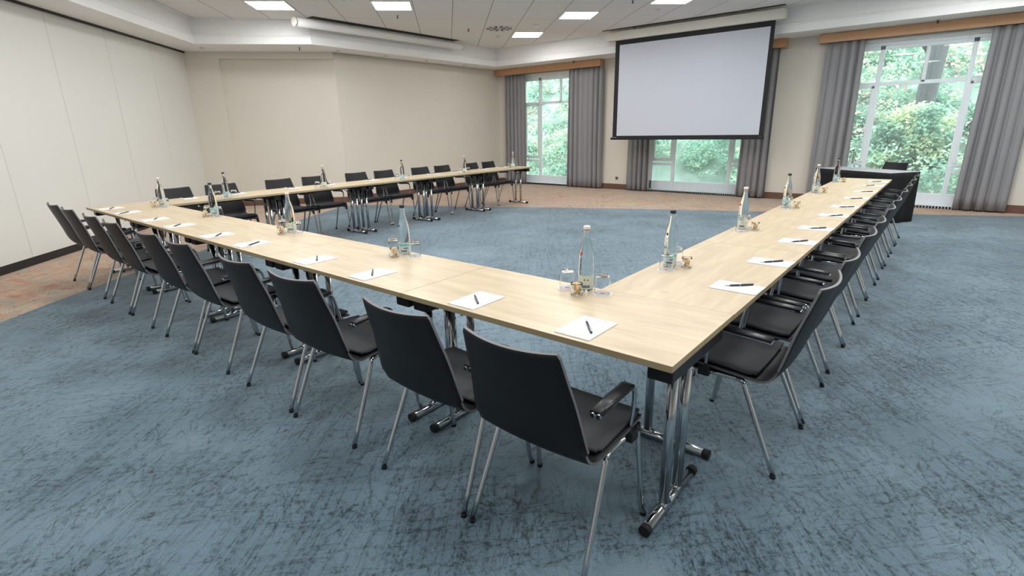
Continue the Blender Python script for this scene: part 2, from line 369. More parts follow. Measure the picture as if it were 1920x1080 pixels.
# ------------------------------------------------------------------ windows
def window(i, cx, extra):
    f = MB(); y0, y1 = YW+.12, YW+.18
    x0, x1 = cx-HW, cx+HW
    f.box(x0, x1, YW-.02, YW+.3, 0, .05, 'frame_white'); f.box(x0, x1, y0, y1, .05, .24, 'frame_white')
    f.box(x0, x1, y0-.03, y1, ZT-.06, ZT, 'frame_white'); f.box(x0, x1, y0-.01, y1, ZT-.12, ZT-.05, 'frame_white')
    f.box(x0, x0+.06, y0, y1, .05, ZT, 'frame_white'); f.box(x1-.06, x1, y0, y1, .05, ZT, 'frame_white')
    ma, mb = cx-.63, cx+.63
    for m_ in (ma, mb): f.box(m_-.035, m_+.035, y0-.01, y1, .05, ZT, 'frame_white')
    f.box(cx-.025+.02, cx+.025+.02, y0, y1, 2.13, ZT, 'frame_white')
    f.box(x0, x1, y0, y1, 2.10, 2.16, 'frame_white')
    fr = struct(f.build('window_%d' % i), 'tall white framed window with three bays')
    for a, b in ((x0+.06, ma-.035), (mb+.035, x1-.06)):
        c = MB()
        for z0, z1 in ((.70, .76), (.60, .66)): c.box(a, b, y0+.004, y1-.004, z0, z1, 'frame_white')
        c.box(a, a+.04, y0-.012, y1-.01, .76, 2.10, 'frame_white'); c.box(b-.04, b, y0-.012, y1-.01, .76, 2.10, 'frame_white')
        c.box(a, b, y0-.012, y1-.01, .72, .77, 'frame_white'); c.box(a, b, y0-.012, y1-.01, 2.06, 2.10, 'frame_white')
        c.build('casement_frame', fr)
    g = MB(); g.add([(x0, YW+.16, .1), (x1, YW+.16, .1), (x1, YW+.16, ZT), (x0, YW+.16, ZT)], [(0, 1, 2, 3)], 'window_glass'); g.build('pane', fr)
for i, c in enumerate(wc): window(i+1, c, None)

# string sheers with small dark weights at the hem
def sheer(cx, label):
    root = empty('string_curtain', (cx, YW-.030, 0)); tag(root, label, 'curtain', 'sheer string curtains in the windows')
    k = MB(); x = -HW+.02
    while x < HW-.02:
        hw = random.uniform(.006, .010); y = random.uniform(-.012, .012)
        k.add([(x-hw, y, .04), (x+hw, y, .04), (x+hw, y, 2.84), (x-hw, y, 2.84)], [(0, 1, 2, 3)], 'sheer'); x += .024
    tag(k.build('strings', root), kind='stuff')
    k = MB(); x = -HW+.02
    while x < HW-.02:
        k.box(x-.014, x+.014, -.012, .012, .004, .042, 'black_trim'); x += .045
    tag(k.build('hem_weights', root), kind='stuff')
    k = MB(); k.box(-HW+.01, HW-.01, -.015, .015, 2.84, 2.86, 'frame_white'); k.build('rail', root)
sheer(wc[0], 'pale sheer string curtain hanging in the left window beside the wall corner')
sheer(wc[1], 'pale sheer string curtain hanging in the window behind the projection screen')
sheer(wc[2], 'pale sheer string curtain hanging in the right window behind the black table')

def curtain(x0, x1, label, amp=.050, period=.13, seed=0):
    rr = random.Random(seed); k = MB(); nx = int((x1-x0)/.008); nz = 14; vs = []; ph = rr.uniform(0, 6); y0 = YW-.120
    tops = [rr.uniform(-.5, .5) for _ in range(40)]
    for j in range(nz+1):
        t = j/nz; z = .03+t*(2.87-.03)
        for i in range(nx+1):
            s = i/nx; x = x0+(x1-x0)*s
            u = x/period*2*PI+ph+1.1*math.sin(x*5.1+ph)+.25*math.sin(z*1.3+x*3)
            a = amp*(.55+.45*(1-t)**.5)*(.75+.35*math.sin(x*9+seed))
            w_ = math.sin(u); w_ = math.copysign(abs(w_)**.7, w_)
            vs.append((x+.012*math.cos(u)*(1-.3*t)+(s-.5)*.04*(1-t), y0+a*w_, z))
    fs = [(j*(nx+1)+i, j*(nx+1)+i+1, (j+1)*(nx+1)+i+1, (j+1)*(nx+1)+i) for j in range(nz) for i in range(nx)]
    k.add(vs, fs, 'curtain', True)
    o = k.build('curtain'); tag(o, label, 'curtain', 'grey full length curtains at the windows')
    md = o.modifiers.new('thick', 'SOLIDIFY'); md.thickness = .003
    return o
curtain(-9.24, -8.52, 'grey pleated curtain left of the left window, next to the wall corner', seed=1)
curtain(-7.16, -6.18, 'wide grey pleated curtain right of the left window', seed=2)
curtain(-5.46, -4.90, 'grey pleated curtain hanging below the left edge of the projection screen', seed=3)
curtain(-2.88, -2.32, 'grey pleated curtain hanging below the right edge of the projection screen', seed=4)
curtain(-1.54, -.96, 'grey pleated curtain left of the large right window', seed=5)
curtain(.74, 1.36, 'grey pleated curtain right of the large right window, nearest the picture edge', seed=6)

for (a, b, lab) in ((-9.52, -6.24, 'light wooden pelmet box above the left window'), (-5.70, -2.23, 'light wooden pelmet box half hidden behind the projection screen'), (-1.67, 2.1, 'light wooden pelmet box above the large right window')):
    root = empty('curtain_pelmet', ((a+b)/2, YW, 2.87)); tag(root, lab, 'pelmet'); h = (b-a)/2
    box_obj('front_board', (-h, h, -.20, -.182, 0, .150), 'valance_wood', root, .002)
    box_obj('end_board', (-h, -h+.018, -.182, -.001, 0, .150), 'valance_wood', root); box_obj('end_board', (h-.018, h, -.182, -.001, 0, .150), 'valance_wood', root)
    box_obj('curtain_rail', (-h+.02, h-.02, -.13, -.10, .10, .149), 'frame_white', root)

# socket on the wall
root = empty('wall_socket', (-5.785, YW, .268)); tag(root, 'small grey wall socket above the skirting right of the left window', 'socket')
box_obj('plate', (-.04, .04, -.010, 0, -.04, .04), 'socket', root, .003)
k = MB(); k.tube([(0, -.012, 0), (0, -.009, 0)], .022, 'vent_dark', 16); k.build('socket_face', root)

# ------------------------------------------------------------------ projection screens
root = empty('projection_screen', (-3.81, 9.40, 1.2)); tag(root, 'large white projection screen with black border lowered from the ceiling', 'projection screen')
box_obj('image_surface', (-1.49, 1.49, -.002, .002, .09, 1.94), 'screen_white', root)
k = MB(); k.box(-1.59, -1.49, -.003, .003, .06, 2.08, 'screen_black'); k.box(1.49, 1.56, -.003, .003, .06, 2.08, 'screen_black'); k.box(-1.49, 1.49, -.003, .003, 1.94, 2.08, 'screen_black'); k.box(-1.49, 1.49, -.003, .003, .05, .09, 'screen_black'); k.build('black_border', root)
box_obj('weight_bar', (-1.63, 1.58, -.018, .018, .005, .055), 'screen_black', root, .004)
box_obj('case', (-1.79, 1.71, -.07, .09, 2.03, 2.20), 'housing', root, .012)
k = MB(); k.box(-1.80, -1.79, -.06, .08, 2.04, 2.19, 'housing'); k.box(1.71, 1.72, -.06, .08, 2.04, 2.19, 'housing'); k.box(-1.2, -1.15, 0, .04, 2.20, 2.245, 'silver'); k.box(1.15, 1.2, 0, .04, 2.20, 2.245, 'silver'); k.build('case_fittings', root)
root = empty('rolled_projection_screen', (-8.75, 3.98, 3.34)); tag(root, 'rolled up projection screen in a long white tube under the ceiling edge', 'projection screen')
k = MB(); k.tube([(0, 0, 0), (0, 4.15, 0)], .072, 'white_paint', 28); k.build('tube', root)
k = MB(); k.tube([(0, -.012, 0), (0, .02, 0)], .078, 'housing', 28); k.build('end_cap', root)
k = MB(); k.tube([(0, 4.14, 0), (0, 4.17, 0)], .078, 'housing', 28); k.build('end_cap', root)
k = MB(); k.box(-.11, .11, .3, 4.0, .1085, .1095, 'vent_dark'); k.box(-.01, .01, .4, .44, .06, .108, 'silver'); k.box(-.01, .01, 3.7, 3.74, .06, .108, 'silver'); k.build('bracket_and_shadow_strip', root)  # thin dark sheet stands in for the tube's shadow gap; silver brackets beside it
root = None
k = MB(); k.box(-5.68, -2.1, 9.30, 9.33, ZC-.012, ZC-.0005, 'vent_dark'); struct(k.build('trim_3'), 'narrow dark slot in the ceiling above the projection screen')

# ------------------------------------------------------------------ ceiling lights, vents, sprinklers
def PD(n_, d_): return nP*n_+dP*d_
ang = math.atan2(nP[1], nP[0])
lights = [(-3.40, 8.37, 'square ceiling light panel at the top left, left of the other panels'), (-1.46, 8.33, 'square ceiling light panel above the rolled white screen tube'), (1.18, 11.03, 'square ceiling light panel furthest from the camera, beside the round air outlet'),
          (1.83, 9.0, 'square ceiling light panel left of the projection screen, second nearest to it'), (3.13, 7.72, 'square ceiling light panel above the projection screen, cut by the picture top')]
def light_panel(n_, d_, label):
    p = PD(n_, d_); root = empty('ceiling_light', (p[0], p[1], ZC), ang); tag(root, label, 'ceiling light', 'square light panels in the ceiling')
    k = MB()
    for b in ((-.315, .315, -.315, -.295), (-.315, .315, .295, .315), (-.315, -.295, -.295, .295), (.295, .315, -.295, .295)): k.box(*b, -.008, -.0005, 'white_paint')
    k.build('frame', root); box_obj('diffuser', (-.295, .295, -.295, .295, -.005, -.0005), 'panel_light', root)
for l in lights: light_panel(*l)
hid = 0
for n_, d_ in ((5.2, 5.3), (6.5, 5.4)): light_panel(n_, d_, 'square ceiling light panel out of view, added to light the right wall and cornice')  # unseen extra panels, added to brighten the right wall and cornice
for n_ in (-3.4, -1.45, .5, 2.45, 4.4, 6.35):  # grid of unseen panels, added for the room lighting
    for d_ in (-.5, 2.0, 4.3):
        p = PD(n_, d_)
        if p[0] < XR-1.3 and p[1] > YB+1.3 and p@nP > -4.5:
            light_panel(n_, d_, 'square ceiling light panel out of view, added to light the right wall and cornice'); hid += 1
p = PD(-.8, 6.2); 
light_panel(-1.45, 6.2, 'square ceiling light panel out of view, added to light the right wall and cornice'); light_panel(1.15, 6.2, 'square ceiling light panel out of view, added to light the right wall and cornice'); light_panel(-3.4, 6.2, 'square ceiling light panel out of view, added to light the right wall and cornice')  # three more unseen panels added as fill for the room

def sprinkler(x, y, z, label):
    root = empty('sprinkler', (x, y, z)); tag(root, label, 'sprinkler', 'sprinkler heads')
    k = MB(); k.lathe([(.03, -.004), (.03, -.0005)], 'silver', 16); k.build('flange', root)
    k = MB(); k.tube([(0, 0, -.003), (0, 0, -.045)], .007, 'vent_dark', 8); k.lathe([(.016, -.050), (.016, -.046)], 'vent_dark', 10); k.box(-.012, -.009, -.002, .002, -.046, -.02, 'vent_dark'); k.box(.009, .012, -.002, .002, -.046, -.02, 'vent_dark'); k.build('nozzle', root)
sprinkler(-7.537, 5.283, ZC, 'small sprinkler head in the ceiling below the second light panel')
sprinkler(-7.531, 7.103, ZC, 'small sprinkler head in the ceiling left of the round air outlet')
sprinkler(-3.90, 7.18, ZC, 'small sprinkler head in the ceiling between the two right light panels')
sprinkler(-9.40, 4.40, ZS, 'small sprinkler head under the dropped ceiling edge at the left corner')
sprinkler(-6.9, 10.08, ZS, 'small sprinkler head under the dropped edge above the left window')
sprinkler(.02, 10.1, ZS, 'small sprinkler head under the dropped edge above the large right window')
for (x, y, lab) in ((-10.65, 3.15, 'beside the partition track end'), (-9.27, 5.15, 'nearest the left niche'), (-9.27, 6.3, 'second from the left niche'), (-9.27, 7.5, 'third from the left niche'), (-9.27, 8.75, 'nearest the far room corner')):
    k = MB(); k.lathe([(.035, -.003), (.045, -.0005)], 'socket', 20); o = k.build('recessed_spotlight'); o.location = (x, y, ZS); tag(o, 'small round recessed spotlight in the dropped ceiling edge, '+lab, 'spotlight', 'recessed spots along the left edge')
def swirl(x, y, label):
    root = empty('air_outlet', (x, y, ZC), ang); tag(root, label, 'air vent')
    k = MB(); k.box(-.30, .30, -.30, .30, -.004, -.0005, 'ceiling_tile'); k.build('plate', root)
    k = MB()
    for i in range(12):
        a = i*PI/6
        for r0, r1, wd in ((.06, .14, .022), (.16, .27, .034)):
            c, s_ = math.cos(a+(.12 if r0 > .1 else 0)), math.sin(a+(.12 if r0 > .1 else 0))
            q = [(r0*c-wd*s_*.5, r0*s_+wd*c*.5), (r0*c+wd*s_*.5, r0*s_-wd*c*.5), (r1*c+wd*s_, r1*s_-wd*c), (r1*c-wd*s_, r1*s_+wd*c)]
            k.prism(q, -.0055, -.0045, 'rubber')
    k.build('slots', root)
swirl(-7.06, 7.52, 'round swirl air outlet in the ceiling with dark radial slots'); swirl(-7.0, 3.80, 'round swirl air outlet at the very top edge between the two left light panels')
k = MB(); k.lathe([(.045, -.055), (.06, -.045), (.065, -.02), (.065, -.0005)], 'white_paint', 24); o = k.build('smoke_detector'); o.location = (-6.30, 7.77, ZC); tag(o, 'white round smoke detector between air outlet and light panels', 'smoke detector')
for x, y, lab in ((-7.97, 3.87, 'flush round loudspeaker grille right of the top left light panel'), (-4.32, 8.52, 'flush round loudspeaker grille in the ceiling left of the projection screen'), (-8.04, 8.56, 'flush round loudspeaker grille below the round air outlet')):
    k = MB(); k.lathe([(.095, -.004), (.10, -.0005)], 'ceiling_tile', 28); o = k.build('ceiling_loudspeaker'); o.location = (x, y, ZC); tag(o, lab, 'loudspeaker')
for x, y, lab in ((-3.90, 8.17, 'small white ceiling knob beside the projection screen top'), (-7.68, 8.21, 'small white ceiling knob below the round air outlet')):
    k = MB(); k.lathe([(.02, -.03), (.03, -.02), (.035, -.0005)], 'paper', 16); o = k.build('ceiling_sensor'); o.location = (x, y, ZC); tag(o, lab, 'sensor')

# ------------------------------------------------------------------ tables
TL, TD, TH = 1.31456, .59964, .74
def make_table():
    root = empty('folding_table')          # origin: centre of the outer long edge on the floor; local y inward
    k = MB(); k.box(-TL/2+.0012, TL/2-.0012, 0, TD, TH-.024, TH, 'birch', .0015)
    o = k.build('tabletop', root)
    me = o.data; me.materials.append(MATS['birch_edge'])
    for p_ in me.polygons:
        if abs(p_.normal.z) < .9: p_.material_index = 1
    for s in (-1, 1):
        x = s*(TL/2-.085)
        k = MB(); xb = s*(TL/2-.063); k.box(xb-.045, xb+.045, .052, TD-.052, .648, TH-.0245, 'black_plastic', .006); k.build('folding_bracket', root)
        leg = MB()
        for y in (.235, .365): leg.tube([(x, y, .05), (x, y, .66)], .0205, 'chrome', 16)
        leg.tube([(x, .235, .60), (x, .365, .60)], .010, 'chrome', 8)
        leg.tube([(x, .30, .56), (x-s*.22, .30, .71)], .006, 'chrome', 8)
        lg = leg.build('leg', root)
        ft = MB(); ft.tube([(x, .085, .024), (x, TD-.085, .024)], .020, 'chrome', 16)
        for y in (.235, .365): ft.tube([(x, y-.03, .036), (x, y+.03, .036)], .019, 'chrome', 12)
        ft.build('foot_bar', lg)
        for y0, y1 in ((.062, .088), (TD-.088, TD-.062)):
            fc = MB(); fc.tube([(x, y0, .0235), (x, y1, .0235)], .0225, 'rubber', 16); fc.build('end_cap', lg)
    k = MB()
    for y in (.11, TD-.11): k.box(-TL/2+.14, TL/2-.14, y-.012, y+.012, .69, TH-.0245, 'black_plastic')
    k.build('side_rail', root)
    return root
ORD = ['first', 'second', 'third', 'fourth', 'fifth', 'sixth', 'seventh', 'eighth', 'ninth', 'last']
T0 = make_table(); used = False
def place(proto, first, loc, rz, label, cat, group):
    o = proto if first else copy_tree(proto)
    o.location = loc; o.rotation_euler = (0, 0, rz); tag(o, label, cat, group); return o
tcount = 0
def table(loc, rz, label, group):
    global tcount
    place(T0, tcount == 0, loc, rz, label, 'table', group); tcount += 1
RW = ['first', 'second', 'third', 'fourth', 'fifth and last']
tspots = []
for i in range(5): tspots.append(((-TL*(i+.5), 0, 0), 0, 'birch topped folding table, %s from the near corner in the long front row' % RW[i], 'tables of the front row'))
for i in range(5): tspots.append(((0, TD+TL*(i+.5), 0), PI/2, 'birch topped folding table, %s behind the corner in the right hand row' % RW[i], 'tables of the right row'))
for i in range(5): tspots.append(((-5*TL, TD+TL*(i+.5), 0), -PI/2, 'birch topped folding table, %s from the front in the far left row' % RW[i], 'tables of the left row'))
# presenter's table
NPt = np.array([-.09, 8.10]); ld = np.array([-.84, .545]); ld /= np.linalg.norm(ld); sd = np.array([.545, .84]); sd /= np.linalg.norm(sd)
pt = empty('presenter_table', (NPt[0]+ld[0]*.65, NPt[1]+ld[1]*.65, 0), math.atan2(ld[1], ld[0])-PI); tag(pt, 'black draped presenter table with grey top standing askew before the right window', 'table')
# local x along -ld, local y along sd side
k = MB(); k.box(-.645, .645, .01, .61, .735, .752, 'cloth_top', .003); k.build('tabletop', pt)
def drape(cx0, cx1, cy0, cy1, z0, z1, m, seed):
    k = MB(); rr = random.Random(seed); per = []; st = .02
    def seg(a, b, nrm):
        L_ = math.hypot(b[0]-a[0], b[1]-a[1]); nn = int(L_/st)
        for i in range(nn): t = i/nn; per.append((a[0]+(b[0]-a[0])*t, a[1]+(b[1]-a[1])*t, nrm, t))
    seg((cx0, cy1), (cx0, cy0), (-1, 0)); seg((cx0, cy0), (cx1, cy0), (0, -1)); seg((cx1, cy0), (cx1, cy1), (1, 0))
    n_ = len(per); nz = 10; vs = []
    for j in range(nz+1):
        t = j/nz; z = z1+(z0-z1)*t
        for i, (x, y, nr, tt) in enumerate(per):
            a = (.006+.022*t*math.sin(PI*min(1, tt*1.0)))*(.5+.5*math.sin(i*.55+seed))+.012*t
            vs.append((x+nr[0]*a, y+nr[1]*a, z))
    fs = [(j*n_+i, j*n_+i+1, (j+1)*n_+i+1, (j+1)*n_+i) for j in range(nz) for i in range(n_-1)]
    k.add(vs, fs, m, True); return k
drape(-.65, .65, 0, .62, .005, .750, 'cloth_black', 3).build('table_skirt', pt).modifiers.new('thick', 'SOLIDIFY').thickness = .003

# ------------------------------------------------------------------ chairs
def interp(pts, t):
    ds = [0]
    for a, b in zip(pts[:-1], pts[1:]): ds.append(ds[-1]+math.dist(a, b))
    s = t*ds[-1]
    for i in range(len(pts)-1):
        if s <= ds[i+1] or i == len(pts)-2:
            u = (s-ds[i])/(ds[i+1]-ds[i]); return [pts[i][k]*(1-u)+pts[i+1][k]*u for k in range(len(pts[0]))]
def smooth_path(pts, n):
    P = [Vector(p) for p in pts]; out = []
    ext = [P[0]*2-P[1]]+P+[P[-1]*2-P[-2]]
    for i in range(len(P)-1):
        for k in range(n):
            t = k/n; a, b, c, d = ext[i:i+4]
            out.append(.5*((2*b)+(c-a)*t+(2*a-5*b+4*c-d)*t*t+(3*b-a-3*c+d)*t**3))
    out.append(P[-1]); return out
def surface(prof, width, bow, th, m, nv=16):
    """sheet swept along prof (y,z), half width(s), backward bow(s); closed solid of thickness th"""
    n_ = len(prof); L_ = [0]
    for a, b in zip(prof[:-1], prof[1:]): L_.append(L_[-1]+(b-a).length)
    top = []; bot = []
    for i, p in enumerate(prof):
        t = (prof[min(i+1, n_-1)]-prof[max(i-1, 0)]).normalized(); nr = Vector((t[1]*-1, t[0]))  # (y,z) normal
        s = L_[i]/L_[-1]; w_ = width(s); bw = bow(s)
        for j in range(nv+1):
            v = -1+2*j/nv; off = bw*(1-v*v)
            y = p[0]+nr[0]*off; z = p[1]+nr[1]*off
            top.append((v*w_, y, z)); bot.append((v*w_, y+nr[0]*th, z+nr[1]*th))
    N_ = len(top); vs = top+bot; fs = []; c = nv+1
    for i in range(n_-1):
        for j in range(nv):
            q = (i*c+j, i*c+j+1, (i+1)*c+j+1, (i+1)*c+j); fs.append(q); fs.append(tuple(N_+k for k in q[::-1]))
    rim = [j for j in range(c)]+[i*c+nv for i in range(1, n_)]+[(n_-1)*c+j for j in range(nv-1, -1, -1)]+[i*c for i in range(n_-2, 0, -1)]
    for a, b in zip(rim, rim[1:]+rim[:1]): fs.append((a, b, N_+b, N_+a))
    k = MB(); nr_ = len(rim); k.add(vs, fs[:-nr_], m, True)
    if m == 'shell_black':
        o_ = k.mi('shell_edge'); k.f += [tuple(f) for f in fs[-nr_:]]; k.m += [o_]*nr_; k.sm += [False]*nr_
    else: k.f += [tuple(f) for f in fs[-nr_:]]; k.m += [0]*nr_; k.sm += [True]*nr_
    return k
def rnd(s, w0, end, r):      # round a corner near an end of a strip
    d = abs(end-s)
    return w0 if d > r else w0-(.35*r*(1-math.sqrt(max(0, 1-((r-d)/r)**2))))
def make_chair():
    root = empty('conference_chair')
    prof = smooth_path([(.215, .424), (.195, .437), (.10, .438), (0, .431), (-.08, .425), (-.135, .422), (-.176, .446), (-.200, .508), (-.233, .65), (-.268, .765), (-.292, .846)], 5)
    prof = [Vector((p[0], p[1])) for p in prof]
    def wd(s):
        w0 = .226+.010*math.sin(PI*min(1, s*1.8)) if s < .55 else .238-(s-.55)/.45*.048
        return rnd(rnd(s, w0, 1, .035) and w0 if s < .9 else s, w0, 1, .035) if False else (rnd(s, w0, 1.0, .018) if s > .5 else rnd(s, w0, 0.0, .06))
    def bow(s): return 0.006 if s < .4 else .006+.026*min(1, (s-.4)/.35)
    # normal of the path (front->back->up) points down / rearward for positive th
    sh = surface(prof, wd, bow, .010, 'shell_black').build('backrest_shell', root)
    sp = [Vector((p[0], p[1])) for p in smooth_path([(.200, .443), (.10, .444), (0, .437), (-.07, .431), (-.115, .434)], 5)]
    sp = [Vector((p[0], p[1]+.014)) for p in sp]
    pad = surface(sp, lambda s: (.222 if .08 < s < .92 else .214)-.0, lambda s: .006, .013, 'seat_fabric').build('seat_cushion', root)
    fr = MB()
    for s in (-1, 1):
        x = s*.222
        fr.tube([(x, .170, .398), (x, .10, .402), (x, -.055, .402)], .0105, 'chrome', 10)
        fr.box(min(x, x+s*.02)-.008, max(x, x+s*.02)+.008, .075, .125, .385, .428, 'black_plastic', .003)
        fr.box(x-.009, x+.009, .145, .185, .355, .415, 'black_plastic', .003)
    for y in (.15, -.06): fr.tube([(-.205, y, .408), (.205, y, .408)], .0105, 'black_plastic', 8)
    fr.box(-.205, -.18, -.08, .17, .40, .424, 'black_plastic', .003); fr.box(.18, .205, -.08, .17, .40, .424, 'black_plastic', .003)
    fr.build('seat_frame', root)
    for s in (-1, 1):
        x = s*.224; xf = s*.250
        pth = smooth_path([(x, -.040, .402), (x+s*.002, -.070, .392), (x+s*.008, -.090, .345), (xf, -.238, .012)], 5)
        lg = MB(); lg.tube(pth, .0105, 'chrome', 12); g = lg.build('leg', root)
        c = MB(); c.tube([(xf-s*.0004, -.236, .015), (xf, -.2387, .001)], .0122, 'rubber', 12); c.build('foot_cap', g)
        pth = smooth_path([(x, .125, .401), (x+s*.004, .150, .390), (x+s*.010, .162, .345), (xf-s*.004, .195, .06), (xf+s*.002, .207, .012)], 5)
        lg = MB(); lg.tube(pth, .0105, 'chrome', 12); g = lg.build('leg', root)
        c = MB(); c.tube([(xf+s*.0015, .2065, .015), (xf+s*.002, .2075, .001)], .0122, 'rubber', 12); c.build('foot_cap', g)
        xa = s*.228
        ar = MB()
        pth = smooth_path([(s*.224, .100, .415), (xa+s*.01, .092, .50), (s*.248, .080, .575), (s*.250, .062, .608), (s*.250, .030, .618), (s*.250, -.17, .606)], 6)
        ar.tube(pth, .0085, 'chrome', 10)
        ar.tube(smooth_path([(s*.250, .066, .604), (s*.232, .045, .616), (s*.228, .02, .617), (s*.228, -.17, .606)], 5), .0075, 'chrome', 10)
        g = ar.build('armrest', root)
        ap = surface([Vector(p) for p in [(.050, .631), (.03, .633), (-.08, .628), (-.165, .621)]], lambda s_: .022, lambda s_: -.001, .012, 'arm_black', 4)
        ap.v = [(v[0]+s*.239, v[1], v[2]) for v in ap.v]; ap.build('arm_pad', g)
    return root
CH = make_chair(); ccount = 0
def chair(loc, rz, label, group):
    global ccount
    place(CH, ccount == 0, loc, rz, label, 'chair', group); ccount += 1
frontx = [-.404, -.951, -1.708, -2.262, -3.040, -3.582, -4.370, -4.932, -5.650, -6.209]
righty = [.972, 1.528, 2.245, 2.775, 3.49, 4.07, 4.80, 5.44, 6.15, 6.76]
lefty = [.95, 1.51, 2.315, 2.86, 3.606, 4.157, 4.96, 5.515, 6.30, 6.83]
CS = ['closest to the near corner', 'second from the near corner', 'third from the near corner', 'fourth from the near corner', 'fifth from the near corner', 'sixth from the near corner', 'seventh from the near corner', 'third from the left end', 'second from the left end', 'at the left end']
CR = ['closest to the near corner', 'second from the near corner', 'third from the near corner', 'fourth from the near corner', 'fifth from the near corner', 'sixth from the near corner', 'fourth from the black table', 'third from the black table', 'second from the black table', 'closest to the black table']
CLf = ['at the front end', 'second from the front end', 'third from the front end', 'fourth from the front end', 'fifth from the front end', 'fifth from the window end', 'fourth from the window end', 'third from the window end', 'second from the window end', 'closest to the left window']
jr = random.Random(11)
cspots = []
for i, x in enumerate(frontx): cspots.append(((x+.012, -.034, 0), R([0, 0, 2, 0, 0, 0, 0, 0, 0, 0][i]+jr.uniform(-1.2, 1.2)), 'black armchair with chrome legs, front row, '+CS[i], 'chairs along the front row'))
for i, y in enumerate(righty): cspots.append(((-.035, y, 0), PI/2+R(jr.uniform(-1.2, 1.2)), 'black armchair with chrome legs, right row, '+CR[i], 'chairs along the right row'))
for i, y in enumerate(lefty): cspots.append(((-5*TL+.005, y, 0), -PI/2+R(jr.uniform(-2.5, 2.5)), 'black armchair with chrome legs, far left row, '+CLf[i], 'chairs along the left row'))
for sp in tspots: table(*sp)
for sp in cspots: chair(*sp)
pc = NPt+ld*.64+sd*.62+sd*.03
chair((pc[0], pc[1], 0), math.atan2(sd[1], sd[0])+PI/2, 'single black chair behind the black draped presenter table', 'presenter seat')

# ------------------------------------------------------------------ writing pads and pens
ZT_ = TH+.0003
def make_pad():
    root = empty('writing_pad'); k = MB(); k.box(-.074, .074, -.105, .105, 0, .0035, 'paper'); k.build('sheets', root)
    k = MB()
    k.box(.022, .034, .088, .092, .0036, .0039, 'ink')
    for i in range(7): k.box(-.020+i*.0055, -.0165+i*.0055, .0885, .0915, .0036, .0039, 'ink')
    k.build('printed_heading', root)
    k = MB(); k.box(-.06, -.006, -.098, -.0965, .0036, .0039, 'ink'); k.build('printed_footer', root)
    return root
def make_pen():
    root = empty('ballpoint_pen'); k = MB(); k.tube([(-.045, 0, .005), (.02, 0, .005), (.062, 0, .005), (.068, 0, .005)], [.0042, .005, .0045, .003], 'pen_dark', 10); k.build('barrel', root)
    k = MB(); k.tube([(-.072, 0, .005), (-.060, 0, .005), (-.045, 0, .005)], [.0012, .003, .0043], 'silver', 10); k.tube([(.0, 0, .005), (.004, 0, .005)], .0054, 'silver', 10); k.build('metal_tip', root)
    k = MB(); k.box(.02, .064, -.0012, .0012, .0095, .0108, 'silver'); k.box(.060, .064, -.0012, .0012, .005, .0108, 'silver'); k.build('clip', root)
    return root
PADP = make_pad(); PENP = make_pen(); npad = 0
def seatset(px, py, rz, pen, place_txt, row):
    global npad
    place(PADP, npad == 0, (px, py, ZT_), rz, 'white writing pad '+place_txt, 'writing pad', 'writing pads on the '+row)
    place(PENP, npad == 0, (pen[0], pen[1], ZT_+.0038), R(pen[2]), 'dark ballpoint pen '+place_txt, 'pen', 'pens on the '+row)
    npad += 1
pensF = [(-.382, .128, -50), (-.952, .124, -40), (-1.712, .136, -38), (-2.258, .141, -32), (-3.01, .119, 120), (-3.562, .119, 138), (-4.316, .104, 137), (-4.892, .13, 149), (-5.613, .085, 126), (-6.144, .124, 149)]
pensR = [(-.1, .998, 43), (-.097, 1.556, 49), (-.098, 2.209, 52), (-.095, 2.766, 43), (-.085, 3.453, 50), (-.09, 4.03, 32), (-.104, 4.723, 39), (-.092, 5.396, 31), (-.138, 6.122, 48), (-.129, 6.682, 38)]
padF = [-.390, -.95, -1.70, -2.25, -3.05, -3.60, -4.33, -4.90, -5.66, -6.19]
padR = [.975, 1.56, 2.22, 2.78, 3.49, 4.08, 4.79, 5.44, 6.17, 6.74]
for i in range(10):
    seatset(padF[i], .126, R(jr.uniform(-2, 2)), pensF[i], 'on the front row, '+CS[i], 'front row')
for i in range(10):
    seatset(-.104, padR[i], PI/2+R(jr.uniform(-3, 3)), pensR[i], 'on the right row, '+CR[i], 'right row')
for i in range(10):
    y = [.98, 1.54, 2.29, 2.85, 3.61, 4.17, 4.92, 5.48, 6.24, 6.79][i]; x = -5*TL+.125
    seatset(x, y, -PI/2+R(jr.uniform(-3, 3)), (x-.02, y-.02, jr.choice([60, 75, 110, 50])), 'on the far left row, '+CLf[i], 'left row')

# ------------------------------------------------------------------ bottles, tumblers, jars
def glyphs(k, ang0, z0, z1, r, m, n_=9, wdt=.010):
    rr = random.Random(5)
    for i in range(n_):
        z = z0+(z1-z0)*(i+.5)/n_; h = (z1-z0)/n_*.36
        def patch(a0, a1, za, zb):
            vs = []; 
            for a in (a0, (a0+a1)/2, a1):
                for zz in (za, zb): vs.append((r(zz)*math.cos(a), r(zz)*math.sin(a), zz))
            k.add(vs, [(0, 2, 3, 1), (2, 4, 5, 3)], m)
        wa = wdt/.034/2
        patch(ang0-wa, ang0-wa*.5, z-h, z+h)
        if rr.random() < .7: patch(ang0-wa, ang0+wa, z-h, z-h*.5)
        if rr.random() < .6: patch(ang0-wa, ang0+wa, z+h*.4, z+h)
        if rr.random() < .6: patch(ang0+wa*.5, ang0+wa, z-h, z+h)
bprof = [(.0, 0.004), (.024, .001), (.032, .003), (.0345, .010), (.0345, .120), (.0340, .145), (.0320, .170), (.0285, .195), (.0230, .218), (.0175, .236), (.0148, .250), (.0132, .270), (.0125, .275), (.0135, .277), (.0135, .281), (.0125, .283), (.0125, .290), (0, .290)]
